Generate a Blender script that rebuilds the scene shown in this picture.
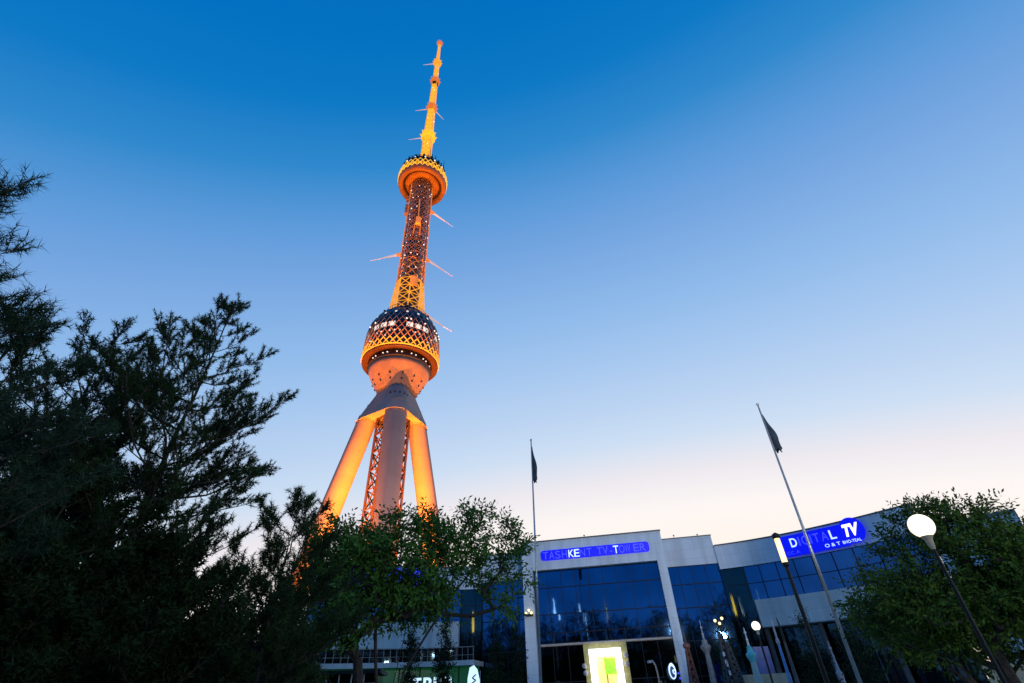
import bpy, math, random
import numpy as np
from mathutils import Vector, Matrix
random.seed(7); RNG = np.random.default_rng(7)
R = math.radians; PI = math.pi
for o in list(bpy.data.objects): bpy.data.objects.remove(o)
S = bpy.context.scene; COL = S.collection

# ------------------------------------------------------------------ camera
cam = bpy.data.cameras.new('camera'); camo = bpy.data.objects.new('camera', cam); COL.objects.link(camo)
cam.sensor_width = 36.0; cam.lens = 480.0 / 1024 * 36; cam.clip_end = 6000; cam.clip_start = 0.05
camo.matrix_world = Matrix.Translation((0, 0, 1.6)) @ Matrix.Rotation(R(90 + 36.7755), 4, 'X') @ Matrix.Rotation(R(-2.6775), 4, 'Z')
S.camera = camo
# ------------------------------------------------------------------ sky (dusk)
W = bpy.data.worlds.new('World'); S.world = W; W.use_nodes = True
nt = W.node_tree; nt.nodes.clear(); N = nt.nodes.new; L = nt.links.new
out = N('ShaderNodeOutputWorld'); add = N('ShaderNodeAddShader')
bgA = N('ShaderNodeBackground'); bgB = N('ShaderNodeBackground')
sky = N('ShaderNodeTexSky'); sky.sky_type = 'NISHITA'; sky.sun_disc = False
sky.sun_elevation = R(-3); sky.sun_rotation = R(55); sky.air_density = 1; sky.dust_density = 1
bgA.inputs['Strength'].default_value = 0.05
L(sky.outputs[0], bgA.inputs['Color'])
tc = N('ShaderNodeTexCoord'); dot = N('ShaderNodeVectorMath'); dot.operation = 'DOT_PRODUCT'
dot.inputs[1].default_value = (0.10938, 0.40822, -0.90631)   # gradient runs from the zenith behind us to the glow ahead
mr = N('ShaderNodeMapRange'); mr.inputs['From Min'].default_value = -1.0; mr.inputs['From Max'].default_value = 0.4
ramp = N('ShaderNodeValToRGB')
L(tc.outputs['Generated'], dot.inputs[0]); L(dot.outputs['Value'], mr.inputs['Value']); L(mr.outputs[0], ramp.inputs[0]); L(ramp.outputs[0], bgB.inputs['Color'])
stops = [(-1.0, (0, .11, .40)), (-.72, (0, .165, .53)), (-.64, (.003, .19, .56)), (-.55, (.03, .25, .61)), (-.46, (.11, .325, .70)),
         (-.35, (.20, .40, .76)), (-.25, (.27, .485, .82)), (-.15, (.37, .565, .86)), (-.06, (.48, .64, .88)), (.02, (.60, .73, .90)),
         (.09, (.84, .81, .86)), (.155, (.98, .92, .90)), (.25, (1.0, .91, .80)), (.4, (.9, .7, .55))]
cr = ramp.color_ramp
while len(cr.elements) < len(stops): cr.elements.new(0.5)
for e, (v, c) in zip(cr.elements, stops): e.position = (v + 1) / 1.4; e.color = (*c, 1)
bgB.inputs['Strength'].default_value = 1.0
L(bgA.outputs[0], add.inputs[0]); L(bgB.outputs[0], add.inputs[1]); L(add.outputs[0], out.inputs[0])
# last light of the sun, just at the horizon
sl = bpy.data.lights.new('sun', 'SUN'); sl.energy = 0.12; sl.angle = R(12); sl.color = (1, .75, .55)
so = bpy.data.objects.new('sun', sl); COL.objects.link(so)
so.rotation_euler = Vector((math.sin(R(55)), math.cos(R(55)), math.tan(R(3)))).to_track_quat('Z', 'Y').to_euler()
S.view_settings.view_transform = 'Standard'; S.view_settings.look = 'None'; S.view_settings.exposure = 0; S.view_settings.gamma = 1
S.view_settings.use_curve_mapping = False
S.render.engine = 'CYCLES'; S.cycles.max_bounces = 5; S.cycles.diffuse_bounces = 2; S.cycles.glossy_bounces = 3
S.cycles.use_denoising = True; S.cycles.sample_clamp_indirect = 4; S.cycles.use_light_tree = True

# ------------------------------------------------------------------ materials
def mat(name, col, rough=.7, metal=0, var=.15, scale=2.0, bump=0.0, bscale=None, emit=None, es=1.0, col2=None, spec=None):
    m = bpy.data.materials.new(name); m.use_nodes = True; t = m.node_tree; b = t.nodes['Principled BSDF']
    b.inputs['Roughness'].default_value = rough; b.inputs['Metallic'].default_value = metal
    if spec is not None: b.inputs['Specular IOR Level'].default_value = spec
    co = t.nodes.new('ShaderNodeTexCoord'); nz = t.nodes.new('ShaderNodeTexNoise'); nz.inputs['Scale'].default_value = scale; nz.inputs['Detail'].default_value = 4
    t.links.new(co.outputs['Object'], nz.inputs['Vector'])
    rp = t.nodes.new('ShaderNodeValToRGB'); rp.color_ramp.elements[0].position = .3; rp.color_ramp.elements[1].position = .7
    c2 = col2 or [min(1, c * (1 + var)) for c in col]; c1 = [c * (1 - var) for c in col] if col2 is None else col
    rp.color_ramp.elements[0].color = (*c1, 1); rp.color_ramp.elements[1].color = (*c2, 1)
    t.links.new(nz.outputs[0], rp.inputs[0]); t.links.new(rp.outputs[0], b.inputs['Base Color'])
    if bump:
        n2 = t.nodes.new('ShaderNodeTexNoise'); n2.inputs['Scale'].default_value = bscale or scale * 4; n2.inputs['Detail'].default_value = 3
        bp = t.nodes.new('ShaderNodeBump'); bp.inputs['Strength'].default_value = bump; bp.inputs['Distance'].default_value = .05
        t.links.new(co.outputs['Object'], n2.inputs['Vector']); t.links.new(n2.outputs[0], bp.inputs['Height']); t.links.new(bp.outputs[0], b.inputs['Normal'])
    if emit:
        b.inputs['Emission Color'].default_value = (*emit, 1); b.inputs['Emission Strength'].default_value = es
    return m
M = {}
M['concrete'] = mat('concrete', (.33, .25, .21), .75, var=.08, scale=.15, bump=.15, bscale=2)
M['tower_dark'] = mat('tower_dark', (.035, .03, .035), .4, .3, scale=1)
M['steel'] = mat('steel', (.32, .27, .25), .5, .3, scale=1)
M['lift_steel'] = mat('lift_steel', (.11, .05, .03), .6, .3, scale=1)
M['tower_glass'] = mat('tower_glass', (.03, .035, .05), .15, .5, scale=1)
M['tower_paint'] = mat('tower_paint', (.30, .19, .13), .6, scale=.3)
M['ring_paint'] = mat('ring_paint', (.42, .20, .08), .6, scale=.3)
M['rim_paint'] = mat('rim_paint', (.08, .028, .012), .6, scale=.3)
M['glow_yellow'] = mat('glow_yellow', (.8, .5, .1), .5, emit=(1, .48, .01), es=1.0)  # pod LEDs; on the mast core, projector light put in as emission
M['glow_orange'] = mat('glow_orange', (.6, .3, .1), .5, emit=(1, .22, .015), es=.62)  # also puts a lit orange look into cradles, cabins and mast nodes
M['glow_amber'] = mat('glow_amber', (.8, .5, .1), .5, emit=(1, .34, .008), es=.85)  # LED lattices; on the mast lattice the glow replaces light falling on it
M['glow_pale'] = mat('glow_pale', (.8, .7, .6), .5, emit=(.9, .5, .42), es=.6)  # booms and arms emit faintly in place of floodlight on them
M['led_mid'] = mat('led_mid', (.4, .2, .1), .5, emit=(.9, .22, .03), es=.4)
M['glow_dim'] = mat('glow_dim', (.4, .2, .1), .5, emit=(.8, .22, .05), es=.13)  # equipment boxes are no lamps; their lit look is put in as emission
M['led_white'] = mat('led_white', (.8, .8, .8), .5, emit=(1, .85, .7), es=1.3)
M['lit_window'] = mat('lit_window', (.6, .6, .6), .4, emit=(1, .88, .72), es=.9)
def joints(m, bw, bh, k=.72, mort=.012, stain=True):
    t = m.node_tree; b = t.nodes['Principled BSDF']; src = b.inputs['Base Color'].links[0].from_socket
    co = t.nodes.new('ShaderNodeTexCoord'); sp = t.nodes.new('ShaderNodeSeparateXYZ'); cb = t.nodes.new('ShaderNodeCombineXYZ')
    t.links.new(co.outputs['Object'], sp.inputs[0]); t.links.new(sp.outputs['X'], cb.inputs['X']); t.links.new(sp.outputs['Z'], cb.inputs['Y'])
    br = t.nodes.new('ShaderNodeTexBrick'); br.offset = 0; br.inputs['Scale'].default_value = 1; br.inputs['Mortar Size'].default_value = mort
    br.inputs['Brick Width'].default_value = bw; br.inputs['Row Height'].default_value = bh; br.inputs['Mortar Smooth'].default_value = .3
    br.inputs['Color1'].default_value = (1, 1, 1, 1); br.inputs['Color2'].default_value = (.93, .93, .93, 1); br.inputs['Mortar'].default_value = (k, k, k, 1)
    t.links.new(cb.outputs[0], br.inputs['Vector']); mx = t.nodes.new('ShaderNodeMix'); mx.data_type = 'RGBA'; mx.blend_type = 'MULTIPLY'; mx.inputs[0].default_value = 1
    t.links.new(src, mx.inputs[6]); t.links.new(br.outputs['Color'], mx.inputs[7]); res = mx.outputs[2]
    if stain:
        mp = t.nodes.new('ShaderNodeMapping'); mp.inputs['Scale'].default_value = (1.2 / bw, 1.2 / bw, .12 / bw); nz = t.nodes.new('ShaderNodeTexNoise'); nz.inputs['Scale'].default_value = 1.5; nz.inputs['Detail'].default_value = 5
        t.links.new(co.outputs['Object'], mp.inputs[0]); t.links.new(mp.outputs[0], nz.inputs['Vector']); r2 = t.nodes.new('ShaderNodeValToRGB'); r2.color_ramp.elements[0].position = .3; r2.color_ramp.elements[0].color = (.8, .79, .78, 1); r2.color_ramp.elements[1].position = .62; r2.color_ramp.elements[1].color = (1, 1, 1, 1)
        t.links.new(nz.outputs[0], r2.inputs[0]); m2 = t.nodes.new('ShaderNodeMix'); m2.data_type = 'RGBA'; m2.blend_type = 'MULTIPLY'; m2.inputs[0].default_value = 1
        t.links.new(res, m2.inputs[6]); t.links.new(r2.outputs[0], m2.inputs[7]); res = m2.outputs[2]
    t.links.new(res, b.inputs['Base Color']); return m
def wallmat(name, col, sp=1.0): return joints(mat(name, col, .65, var=.06, scale=.5, bump=.08, bscale=6), 1.2, .8)
M['hood_paint'] = mat('hood_paint', (.34, .29, .26), .75, var=.1, scale=.2, bump=.15, bscale=2)
joints(M['hood_paint'], 400, 2.5, .88, .06)
joints(M['concrete'], 400, 4.0, .86, .08)
M['facade'] = wallmat('facade', (.70, .77, .83))
M['spandrel'] = wallmat('spandrel', (.72, .70, .66))
M['trim'] = mat('trim', (.10, .10, .12), .4, .5)
M['mullion'] = mat('mullion', (.008, .012, .025), .6, .5)
def facing(m, lo, c2):
    t = m.node_tree; b = t.nodes['Principled BSDF']; lw = t.nodes.new('ShaderNodeLayerWeight'); lw.inputs[0].default_value = .35; mr = t.nodes.new('ShaderNodeMapRange')
    mr.inputs['To Min'].default_value = b.inputs['Emission Strength'].default_value; mr.inputs['To Max'].default_value = lo; t.links.new(lw.outputs['Facing'], mr.inputs[0]); t.links.new(mr.outputs[0], b.inputs['Emission Strength'])
    mx = t.nodes.new('ShaderNodeMix'); mx.data_type = 'RGBA'; mx.inputs[6].default_value = b.inputs['Emission Color'].default_value; mx.inputs[7].default_value = (*c2, 1); t.links.new(lw.outputs['Facing'], mx.inputs[0]); t.links.new(mx.outputs[2], b.inputs['Emission Color'])
def glass(name, col, rough=.03, wob=.06):
    return mat(name, col, rough, 1.0, var=.22, scale=.35, bump=wob, bscale=.45)
M['glass'] = glass('curtain_glass', (.045, .12, .26))
M['glass_dark'] = glass('dark_glass', (.035, .055, .07))
M['green_lit'] = mat('green_lit', (.05, .12, .07), .15, 0, scale=.6, emit=(.003, .06, .02), es=.5, var=.6)
M['surround_glow'] = mat('surround_glow', (.3, .28, .12), .6, scale=3, emit=(.45, .42, .12), es=.14, var=.3)  # lit look of the tiled surround wall put in as faint emission
M['interior_door'] = mat('interior_door', (.7, .5, .2), .6, scale=3, emit=(1, .62, .12), es=.9)
M['green_poster'] = mat('green_poster', (.2, .5, .02), .6, scale=6, emit=(.25, .55, .01), es=.8, var=.5)
M['portal_white'] = mat('portal_white', (.8, .8, .8), .5, emit=(1, .98, .95), es=2.2)
M['blue_halo_and_emblem'] = mat('blue_halo_and_emblem', (.005, .005, .2), .4, emit=(.0, .0, .8), es=1.0, scale=1, var=.4)
M['blue_letter'] = mat('blue_letter', (.1, .1, .6), .4, emit=(.035, .05, 1), es=1.0)
M['white_letter'] = mat('white_letter', (.8, .8, .8), .4, emit=(.55, .75, 1), es=1.2)
M['white_bright'] = mat('white_bright', (.8, .8, .8), .4, emit=(1, 1, 1), es=1.6)
M['lamp_glow'] = mat('lamp_glow', (.9, .9, .8), .4, emit=(1, .93, .78), es=3)
M['lamp_warm'] = mat('lamp_warm', (.9, .8, .5), .4, emit=(1, .82, .38), es=2.2)
facing(M['lamp_glow'], .35, (1, .72, .35)); facing(M['lamp_warm'], .6, (1, .6, .08))
M['pole_dark'] = mat('pole_dark', (.010, .014, .013), .5, .4, scale=8)
M['added_mast_gold'] = mat('added_mast_gold', (.8, .6, .2), .5, emit=(1, .5, .05), es=15)
M['added_mast_white'] = mat('added_mast_white', (.8, .8, .8), .5, emit=(1, 1, 1), es=5)
M['pole_light'] = mat('pole_light', (.42, .42, .40), .35, .6, scale=5)
M['flag'] = mat('flag_cloth', (.015, .03, .05), .9, scale=3, var=.5)
M['bark'] = mat('bark', (.05, .04, .03), .9, scale=9, var=.4, bump=.6, bscale=25)
M['needles'] = mat('needles', (.010, .028, .010), .8, scale=1.3, col2=(.030, .065, .018), spec=.15)
M['needles_blue'] = mat('needles_blue', (.010, .028, .016), .8, scale=1.6, col2=(.025, .06, .03), spec=.15)
M['leaves'] = mat('leaves', (.028, .085, .012), .7, scale=1.4, col2=(.10, .23, .03), spec=.2)
M['leaves_r'] = mat('leaves_warm', (.022, .06, .006), .7, scale=.9, col2=(.11, .19, .018), spec=.2)
M['leaves_dark'] = mat('leaves_dark', (.007, .018, .006), .8, scale=.8, col2=(.018, .04, .012), spec=.15)
M['paving'] = mat('paving', (.42, .40, .37), .8, scale=.8, bump=.2, bscale=3)
M['lawn'] = mat('lawn', (.03, .06, .02), .9, scale=3, var=.4, bump=.5, bscale=30)
M['beige'] = mat('beige', (.50, .42, .28), .8, scale=2, bump=.2, bscale=10)
M['white_paint'] = mat('white_paint', (.75, .75, .72), .5, scale=3)
M['red_paint'] = mat('red_paint', (.22, .08, .055), .6, scale=5, var=.3)
M['model_grey'] = mat('model_grey', (.24, .23, .23), .6, scale=5, var=.2)
M['grey_paint'] = mat('grey_paint', (.42, .40, .40), .6, scale=5, var=.2)
M['brown_grey'] = mat('brown_grey', (.10, .09, .085), .7, scale=8, var=.4)
M['turquoise'] = mat('turquoise', (.10, .50, .52), .5, scale=5, var=.2)
M['pale_green'] = mat('pale_green', (.35, .50, .45), .6, scale=5)
M['model_blue'] = mat('model_blue', (.12, .30, .60), .5, scale=5)
M['blue_panel'] = mat('blue_panel', (.01, .06, .25), .3, scale=3, var=.5, emit=(.0, .02, .10), es=.35)
M['roof_far'] = mat('roof_far', (.22, .20, .22), .8, scale=.3)

# ------------------------------------------------------------------ helpers
class MB:
    def __init__(s): s.v = []; s.f = []
    def add(s, vs, fs):
        b = len(s.v); s.v += [tuple(v) for v in vs]; s.f += [tuple(i + b for i in f) for f in fs]; return s
    def box(s, x0, x1, y0, y1, z0, z1):
        return s.add([(x, y, z) for z in (z0, z1) for y in (y0, y1) for x in (x0, x1)],
                     [(0, 2, 3, 1), (4, 5, 7, 6), (0, 1, 5, 4), (2, 6, 7, 3), (0, 4, 6, 2), (1, 3, 7, 5)])
    def tube(s, p, q, r0, r1=None, n=6, cap=True):
        r1 = r0 if r1 is None else r1; p = Vector(p); q = Vector(q); d = q - p
        if d.length < 1e-6: return s
        d.normalize(); a = d.cross(Vector((0, 0, 1)) if abs(d.z) < .95 else Vector((1, 0, 0))).normalized(); b = d.cross(a)
        vs = []
        for c, r in ((p, r0), (q, r1)):
            for k in range(n): t = 2 * PI * k / n; vs.append(c + a * (r * math.cos(t)) + b * (r * math.sin(t)))
        fs = [(k, (k + 1) % n, n + (k + 1) % n, n + k) for k in range(n)]
        if cap: fs += [tuple(range(n - 1, -1, -1)), tuple(range(n, 2 * n))]
        return s.add(vs, fs)
    def path(s, pts, r, n=6):
        for i in range(len(pts) - 1):
            ri = r[i] if isinstance(r, (list, tuple)) else r; rj = r[i + 1] if isinstance(r, (list, tuple)) else r
            s.tube(pts[i], pts[i + 1], ri, rj, n)
        return s
    def lathe(s, prof, n=32, c=(0, 0), cap=True):
        vs = []; m = len(prof)
        for r, z in prof:
            for k in range(n): t = 2 * PI * k / n; vs.append((c[0] + r * math.cos(t), c[1] + r * math.sin(t), z))
        fs = [(i * n + k, i * n + (k + 1) % n, (i + 1) * n + (k + 1) % n, (i + 1) * n + k) for i in range(m - 1) for k in range(n)]
        if cap: fs += [tuple(range(n - 1, -1, -1)), tuple(range((m - 1) * n, m * n))]
        return s.add(vs, fs)
    def ball(s, c, r, n=10, sx=1, sz=1):
        vs = []; m = n // 2
        for i in range(m + 1):
            p = PI * i / m
            for k in range(n):
                t = 2 * PI * k / n; rr = max(math.sin(p), .001)
                vs.append((c[0] + r * sx * rr * math.cos(t), c[1] + r * sx * rr * math.sin(t), c[2] + r * sz * math.cos(p)))
        return s.add(vs, [(i * n + k, (i + 1) * n + k, (i + 1) * n + (k + 1) % n, i * n + (k + 1) % n) for i in range(m) for k in range(n)])
    def build(s, name, m, parent=None, smooth=False, label=None):
        me = bpy.data.meshes.new(name); me.from_pydata(s.v, [], s.f); me.update()
        if smooth: me.polygons.foreach_set('use_smooth', [True] * len(me.polygons))
        me.materials.append(M[m] if isinstance(m, str) else m)
        o = bpy.data.objects.new(name, me); COL.objects.link(o)
        if parent: o.parent = parent
        if label: o['label'] = label
        return o
def npmesh(name, verts, faces, m, parent=None):
    me = bpy.data.meshes.new(name); nv = len(verts); nf, k = faces.shape
    me.vertices.add(nv); me.vertices.foreach_set('co', verts.astype(np.float32).ravel())
    me.loops.add(nf * k); me.loops.foreach_set('vertex_index', faces.astype(np.int32).ravel())
    me.polygons.add(nf); me.polygons.foreach_set('loop_start', np.arange(0, nf * k, k, dtype=np.int32)); me.polygons.foreach_set('loop_total', np.full(nf, k, np.int32))
    me.update(); me.validate(); me.materials.append(M[m])
    o = bpy.data.objects.new(name, me); COL.objects.link(o)
    if parent: o.parent = parent
    return o
def tag(o, label=None, cat=None, group=None, kind=None):
    if label: o['label'] = label
    if cat: o['category'] = cat
    if group: o['group'] = group
    if kind: o['kind'] = kind
    return o
def thing(name, label, cat, loc=(0, 0, 0), rz=0, group=None):
    o = bpy.data.objects.new(name, None); COL.objects.link(o); o.location = loc; o.rotation_euler = (0, 0, rz); o.empty_display_size = .3
    return tag(o, label, cat, group)
def copy_thing(r, loc, rz=0, label=None, scale=1):
    def cp(o, par):
        c = o.copy(); COL.objects.link(c); c.parent = par
        for ch in o.children: cp(ch, c)
        return c
    c = cp(r, None); c.location = loc; c.rotation_euler = (0, 0, rz); c.scale = (scale,) * 3
    if label: c['label'] = label
    return c
def text(name, s, h, m, parent, loc, rot, depth=.03, width=None, shear=0.0, bold=0.0):
    cu = bpy.data.curves.new(name, 'FONT'); cu.body = s; cu.size = h; cu.extrude = depth; cu.offset = bold; cu.shear = shear
    to = bpy.data.objects.new('tmp', cu); COL.objects.link(to)
    dg = bpy.context.evaluated_depsgraph_get(); me = bpy.data.meshes.new_from_object(to.evaluated_get(dg)); bpy.data.objects.remove(to)
    co = np.empty(len(me.vertices) * 3); me.vertices.foreach_get('co', co); co = co.reshape(-1, 3)
    co[:, 0] -= co[:, 0].min()
    if width: co[:, 0] *= width / co[:, 0].max()
    me.vertices.foreach_set('co', co.ravel()); me.materials.clear(); me.materials.append(M[m])
    o = bpy.data.objects.new(name, me); COL.objects.link(o); o.parent = parent; o.location = loc; o.rotation_euler = rot
    return o
def lamp(name, typ, loc, energy, color, parent=None, target=None, spot=40, size=.2, blend=.5):
    l = bpy.data.lights.new(name, typ); l.energy = energy; l.color = color; l.shadow_soft_size = size
    if typ == 'SPOT': l.spot_size = R(spot); l.spot_blend = blend
    o = bpy.data.objects.new(name, l); COL.objects.link(o); o.location = loc
    if parent: o.parent = parent
    if target is not None: o.rotation_euler = (Vector(target) - Vector(loc)).to_track_quat('-Z', 'Y').to_euler()
    return o

# ================================================================== SETTING
g = MB()
n = 40
for ring in range(1):
    g.add([(-3000, -3000, -.02), (3000, -3000, -.02), (3000, 3000, -.02), (-3000, 3000, -.02)], [(0, 1, 2, 3)])
tag(g.build('ground', 'lawn'), kind='structure')
p = MB(); p.box(-3, 40, -12, 42, -.02, .0)
tag(p.build('plaza_pavement', 'paving'), kind='structure')
k = MB(); k.box(-3.2, -3.0, -12, 42, -.02, .12)
tag(k.build('kerb', 'grey_paint'), kind='structure')

# ================================================================== TV TOWER
ORANGE = (1, .235, .003); YEL = (1, .52, .06)
T = thing('tv_tower', 'tall orange floodlit television tower on three slanting legs with two round pods', 'tower', (-40.84, 143.35, 0), R(15.9))
az0 = R(-90 + 3)
azs = [az0, az0 + R(120), az0 + R(240)]
lr = lambda h: 30.6 - .264 * h
def P(a, r, h): return (r * math.cos(a), r * math.sin(a), h)
for i, a in enumerate(azs):
    m = MB()
    ra, rb = (2.5, 3.5) if i == 0 else (3.35, 3.15)
    tp = 80; of = 1.6 if i == 0 else 0
    m.tube(P(a, lr(0), 0), P(a, lr(tp) - of, tp), ra, rb, 40, cap=False)
    m.build('support_leg', 'concrete', T, smooth=True)
# hood: loft of convex hulls round the three legs
def hull_ring(c, r, h, n=72):
    out = []
    pts = [(c * math.cos(a), c * math.sin(a)) for a in azs]
    for k in range(n):
        t = 2 * PI * k / n; d = (math.cos(t), math.sin(t))
        q = max(pts, key=lambda p_: p_[0] * d[0] + p_[1] * d[1]); out.append((q[0] + r * d[0], q[1] + r * d[1], h))
    return out
lv = [(89.5, 2.2, 3.75), (88.5, 2.9, 3.8), (85.5, 4.9, 3.8), (82.5, 6.9, 3.8), (80.2, 8.4, 3.8), (78.8, 9.2, 3.8)]
m = MB(); nn = 96; vs = []
drop = lambda t: max(0, math.cos(t - az0)) ** 2
for h, c, rr_ in lv + [(78.8, 9.15, 3.5), (79.3, 9.0, 3.5)]:
    ring = hull_ring(c, rr_, h, nn); vs += [(x, y, z - 2.6 * drop(math.atan2(y, x)) * min(1, max(0, (84 - h) / 5))) for x, y, z in ring]
q = len(lv) + 1
m.add(vs, [(i * nn + k, (i + 1) * nn + k, (i + 1) * nn + (k + 1) % nn, i * nn + (k + 1) % nn) for i in range(q) for k in range(nn)] + [tuple(q * nn + k for k in range(nn))])
m.build('leg_hood', 'hood_paint', T)
for i, a in enumerate(azs):
    if i:
        nk = 48; m = MB(); vs = []
        for (c_, r_, h_) in ((8.9, 3.84, 79.3), (9.5, 3.88, 78.3), (9.5, 3.6, 78.3), (9.2, 3.6, 78.7)):
            cx, cy = c_ * math.cos(a), c_ * math.sin(a); vs += [(cx + r_ * math.cos(2 * PI * z_ / nk), cy + r_ * math.sin(2 * PI * z_ / nk), h_) for z_ in range(nk)]
        m.add(vs, [(j * nk + z_, (j + 1) * nk + z_, (j + 1) * nk + (z_ + 1) % nk, j * nk + (z_ + 1) % nk) for j in range(3) for z_ in range(nk)] + [tuple(3 * nk + z_ for z_ in range(nk))])
        m.build('leg_sleeve', 'concrete', T)
# small portholes on hood and bowl
m = MB()
for k in range(14):
    a = az0 + R(-80 + k * 160 / 13)
    for (c, r, h) in ((3.4, 3.8, 87.6), (6.2, 3.8, 83.5)):
        pts = [(c * math.cos(x), c * math.sin(x)) for x in azs]; d = (math.cos(a), math.sin(a))
        q = max(pts, key=lambda p_: p_[0] * d[0] + p_[1] * d[1]); x, y = q[0] + r * d[0], q[1] + r * d[1]
        if k % 2 == (0 if c < 4 else 1): MB().tube((x - d[0] * .3, y - d[1] * .3, h), (x + d[0] * .12, y + d[1] * .12, h), .3, n=8).build('porthole', 'tower_dark', T)
for k in range(26):
    a = 2 * PI * k / 26
    for r, h in ((7.8, 90.2), (8.75, 91.9)):
        if (k + (r > 9)) % 2 == 0: MB().tube(P(a, r - .3, h), P(a, r + .3, h - .15), .3, n=8).build('porthole', 'tower_dark', T)
# hexagonal lattice shaft between the legs
def lattice(mb, n, z0, z1, r0, r1, step, t, diag=True, rings=True, off=0.):
    k = max(1, round((z1 - z0) / step)); dz = (z1 - z0) / k
    for j in range(k):
        za = z0 + j * dz; zb = za + dz; ra = r0 + (r1 - r0) * j / k; rb = r0 + (r1 - r0) * (j + 1) / k
        for i in range(n):
            a = 2 * PI * i / n + off; b = 2 * PI * (i + 1) / n + off
            if diag:
                mb.tube(P(a, ra, za), P(b, rb, zb), t, n=4, cap=False); mb.tube(P(b, ra, za), P(a, rb, zb), t, n=4, cap=False)
            if rings: mb.tube(P(a, rb, zb), P(b, rb, zb), t, n=4, cap=False)
def columns(mb, n, z0, z1, r0, r1, t, off=0.):
    for i in range(n): a = 2 * PI * i / n + off; mb.tube(P(a, r0, z0), P(a, r1, z1), t, n=5)
m = MB(); lattice(m, 6, 0, 84, 5.4, 5.2, 6, .26); columns(m, 6, 0, 84, 5.4, 5.2, .42); m.build('lift_shaft_lattice', 'lift_steel', T)
MB().lathe([(2.6, 0), (2.6, 84)], 16).build('lift_shaft_core', 'tower_dark', T)
# bowl + lower pod
MB().lathe([(6.0, 87.6), (6.9, 88.5), (7.9, 90.4), (9.0, 92.4), (9.8, 94), (10.4, 95.3), (10.9, 97.2)], 64).build('pod_bowl', 'tower_paint', T, smooth=True)
m = MB()
m.lathe([(11.0, 97.2), (11.25, 97.3), (11.25, 97.8), (10.4, 97.8), (10.4, 100.3)], 64)
m.build('pod_gallery', 'tower_dark', T)
m = MB()
for k in range(40):
    a = 2 * PI * k / 40
    if k % 3 != 1: MB().ball(P(a, 10.7, 99.0), .26, 6).build('gallery_light', 'led_white', T)
m = MB(); m.lathe([(10.4, 100.4), (11.5, 99.9), (12.9, 99.4), (13.5, 99.6), (13.55, 100.3), (13.2, 100.7)], 72, cap=False); m.build('pod_rim', 'rim_paint', T, smooth=True)
m = MB(); m.lathe([(13.0, 100.6), (13.0, 107.5)], 56); m.build('pod_lower_glazing', 'tower_glass', T)
m = MB(); m.lathe([(12.9, 107.4), (12.9, 112.4), (12.4, 115.4), (11.4, 117.5), (9.8, 119.5), (9.6, 120.0), (7.9, 120.2), (7.9, 122.0), (7.0, 122.3)], 56); m.build('pod_drum', 'tower_glass', T)
def dia(mb, n, r0, z0, r1, z1, t, off=0.):
    for i in range(n):
        a = 2 * PI * (i + off) / n; b = 2 * PI * (i + off + .5) / n; c = 2 * PI * (i + off - .5) / n
        mb.tube(P(a, r0, z0), P(b, r1, z1), t, n=4, cap=False); mb.tube(P(a, r0, z0), P(c, r1, z1), t, n=4, cap=False)
m = MB(); dia(m, 36, 13.55, 100.4, 13.6, 102.0, .22); dia(m, 36, 13.6, 102.0, 13.6, 103.6, .20, .5)
for z, t in ((100.4, .22),):
    for i in range(72): m.tube(P(2 * PI * i / 72, 13.6, z), P(2 * PI * (i + 1) / 72, 13.6, z), t, n=4, cap=False)
m.build('led_lattice_lower', 'glow_amber', T)
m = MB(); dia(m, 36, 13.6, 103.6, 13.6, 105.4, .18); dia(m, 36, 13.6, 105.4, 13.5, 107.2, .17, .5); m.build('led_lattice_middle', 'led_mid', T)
m = MB(); dia(m, 36, 13.5, 107.2, 13.4, 109.0, .15); dia(m, 36, 13.4, 109.0, 13.3, 110.8, .13, .5); m.build('led_lattice_top', 'glow_dim', T)
m = MB(); dia(m, 36, 13.3, 110.8, 13.0, 112.8, .15); dia(m, 36, 13.0, 112.8, 12.5, 115, .14, .5); dia(m, 36, 12.5, 115, 11.5, 117.3, .13); dia(m, 36, 11.5, 117.3, 10, 119.6, .12, .5)
m.build('cladding_lattice_upper', 'steel', T)
for k in range(48):
    a = 2 * PI * (k + .3 * random.random()) / 48; MB().ball(P(a, 13.35, random.choice((104.4, 106.3, 111.8))), .3, 6).build('band_light', 'led_white', T)
m = MB()
for k in range(26):
    a = 2 * PI * k / 26
    if k % 4 in (0, 1, 2): MB().add([P(a - .09, 13.02, 108.6), P(a + .09, 13.02, 108.6), P(a + .09, 13.02, 110.6), P(a - .09, 13.02, 110.6)], [(0, 1, 2, 3)]).build('lit_window', 'lit_window', T)
for k in range(19):
    a = 2 * PI * k / 19 + .1; MB().add([P(a - .03, 12.45, 115.4), P(a + .03, 12.45, 115.4), P(a + .03, 12.1, 116.3), P(a - .03, 12.1, 116.3)], [(0, 1, 2, 3)]).build('lit_window', 'lit_window', T)
# roof railing of lower pod
m = MB()
for i in range(40): m.tube(P(2 * PI * i / 40, 7.8, 122), P(2 * PI * i / 40, 7.8, 123.4), .09, n=4); m.tube(P(2 * PI * i / 40, 7.8, 123.4), P(2 * PI * (i + 1) / 40, 7.8, 123.4), .09, n=4)
m.build('pod_railing', 'steel', T)
# flared orange foot of upper shaft
m = MB(); lattice(m, 8, 122, 140, 7.0, 5.5, 4.5, .2); columns(m, 8, 122, 140, 7.0, 5.5, .28); m.build('shaft_foot_leds', 'glow_amber', T)
m = MB()
m.box(-.2, 2.6, -6.6, -5.4, 135, 139.4)
m.build('shaft_foot_cabin', 'glow_orange', T)
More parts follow.
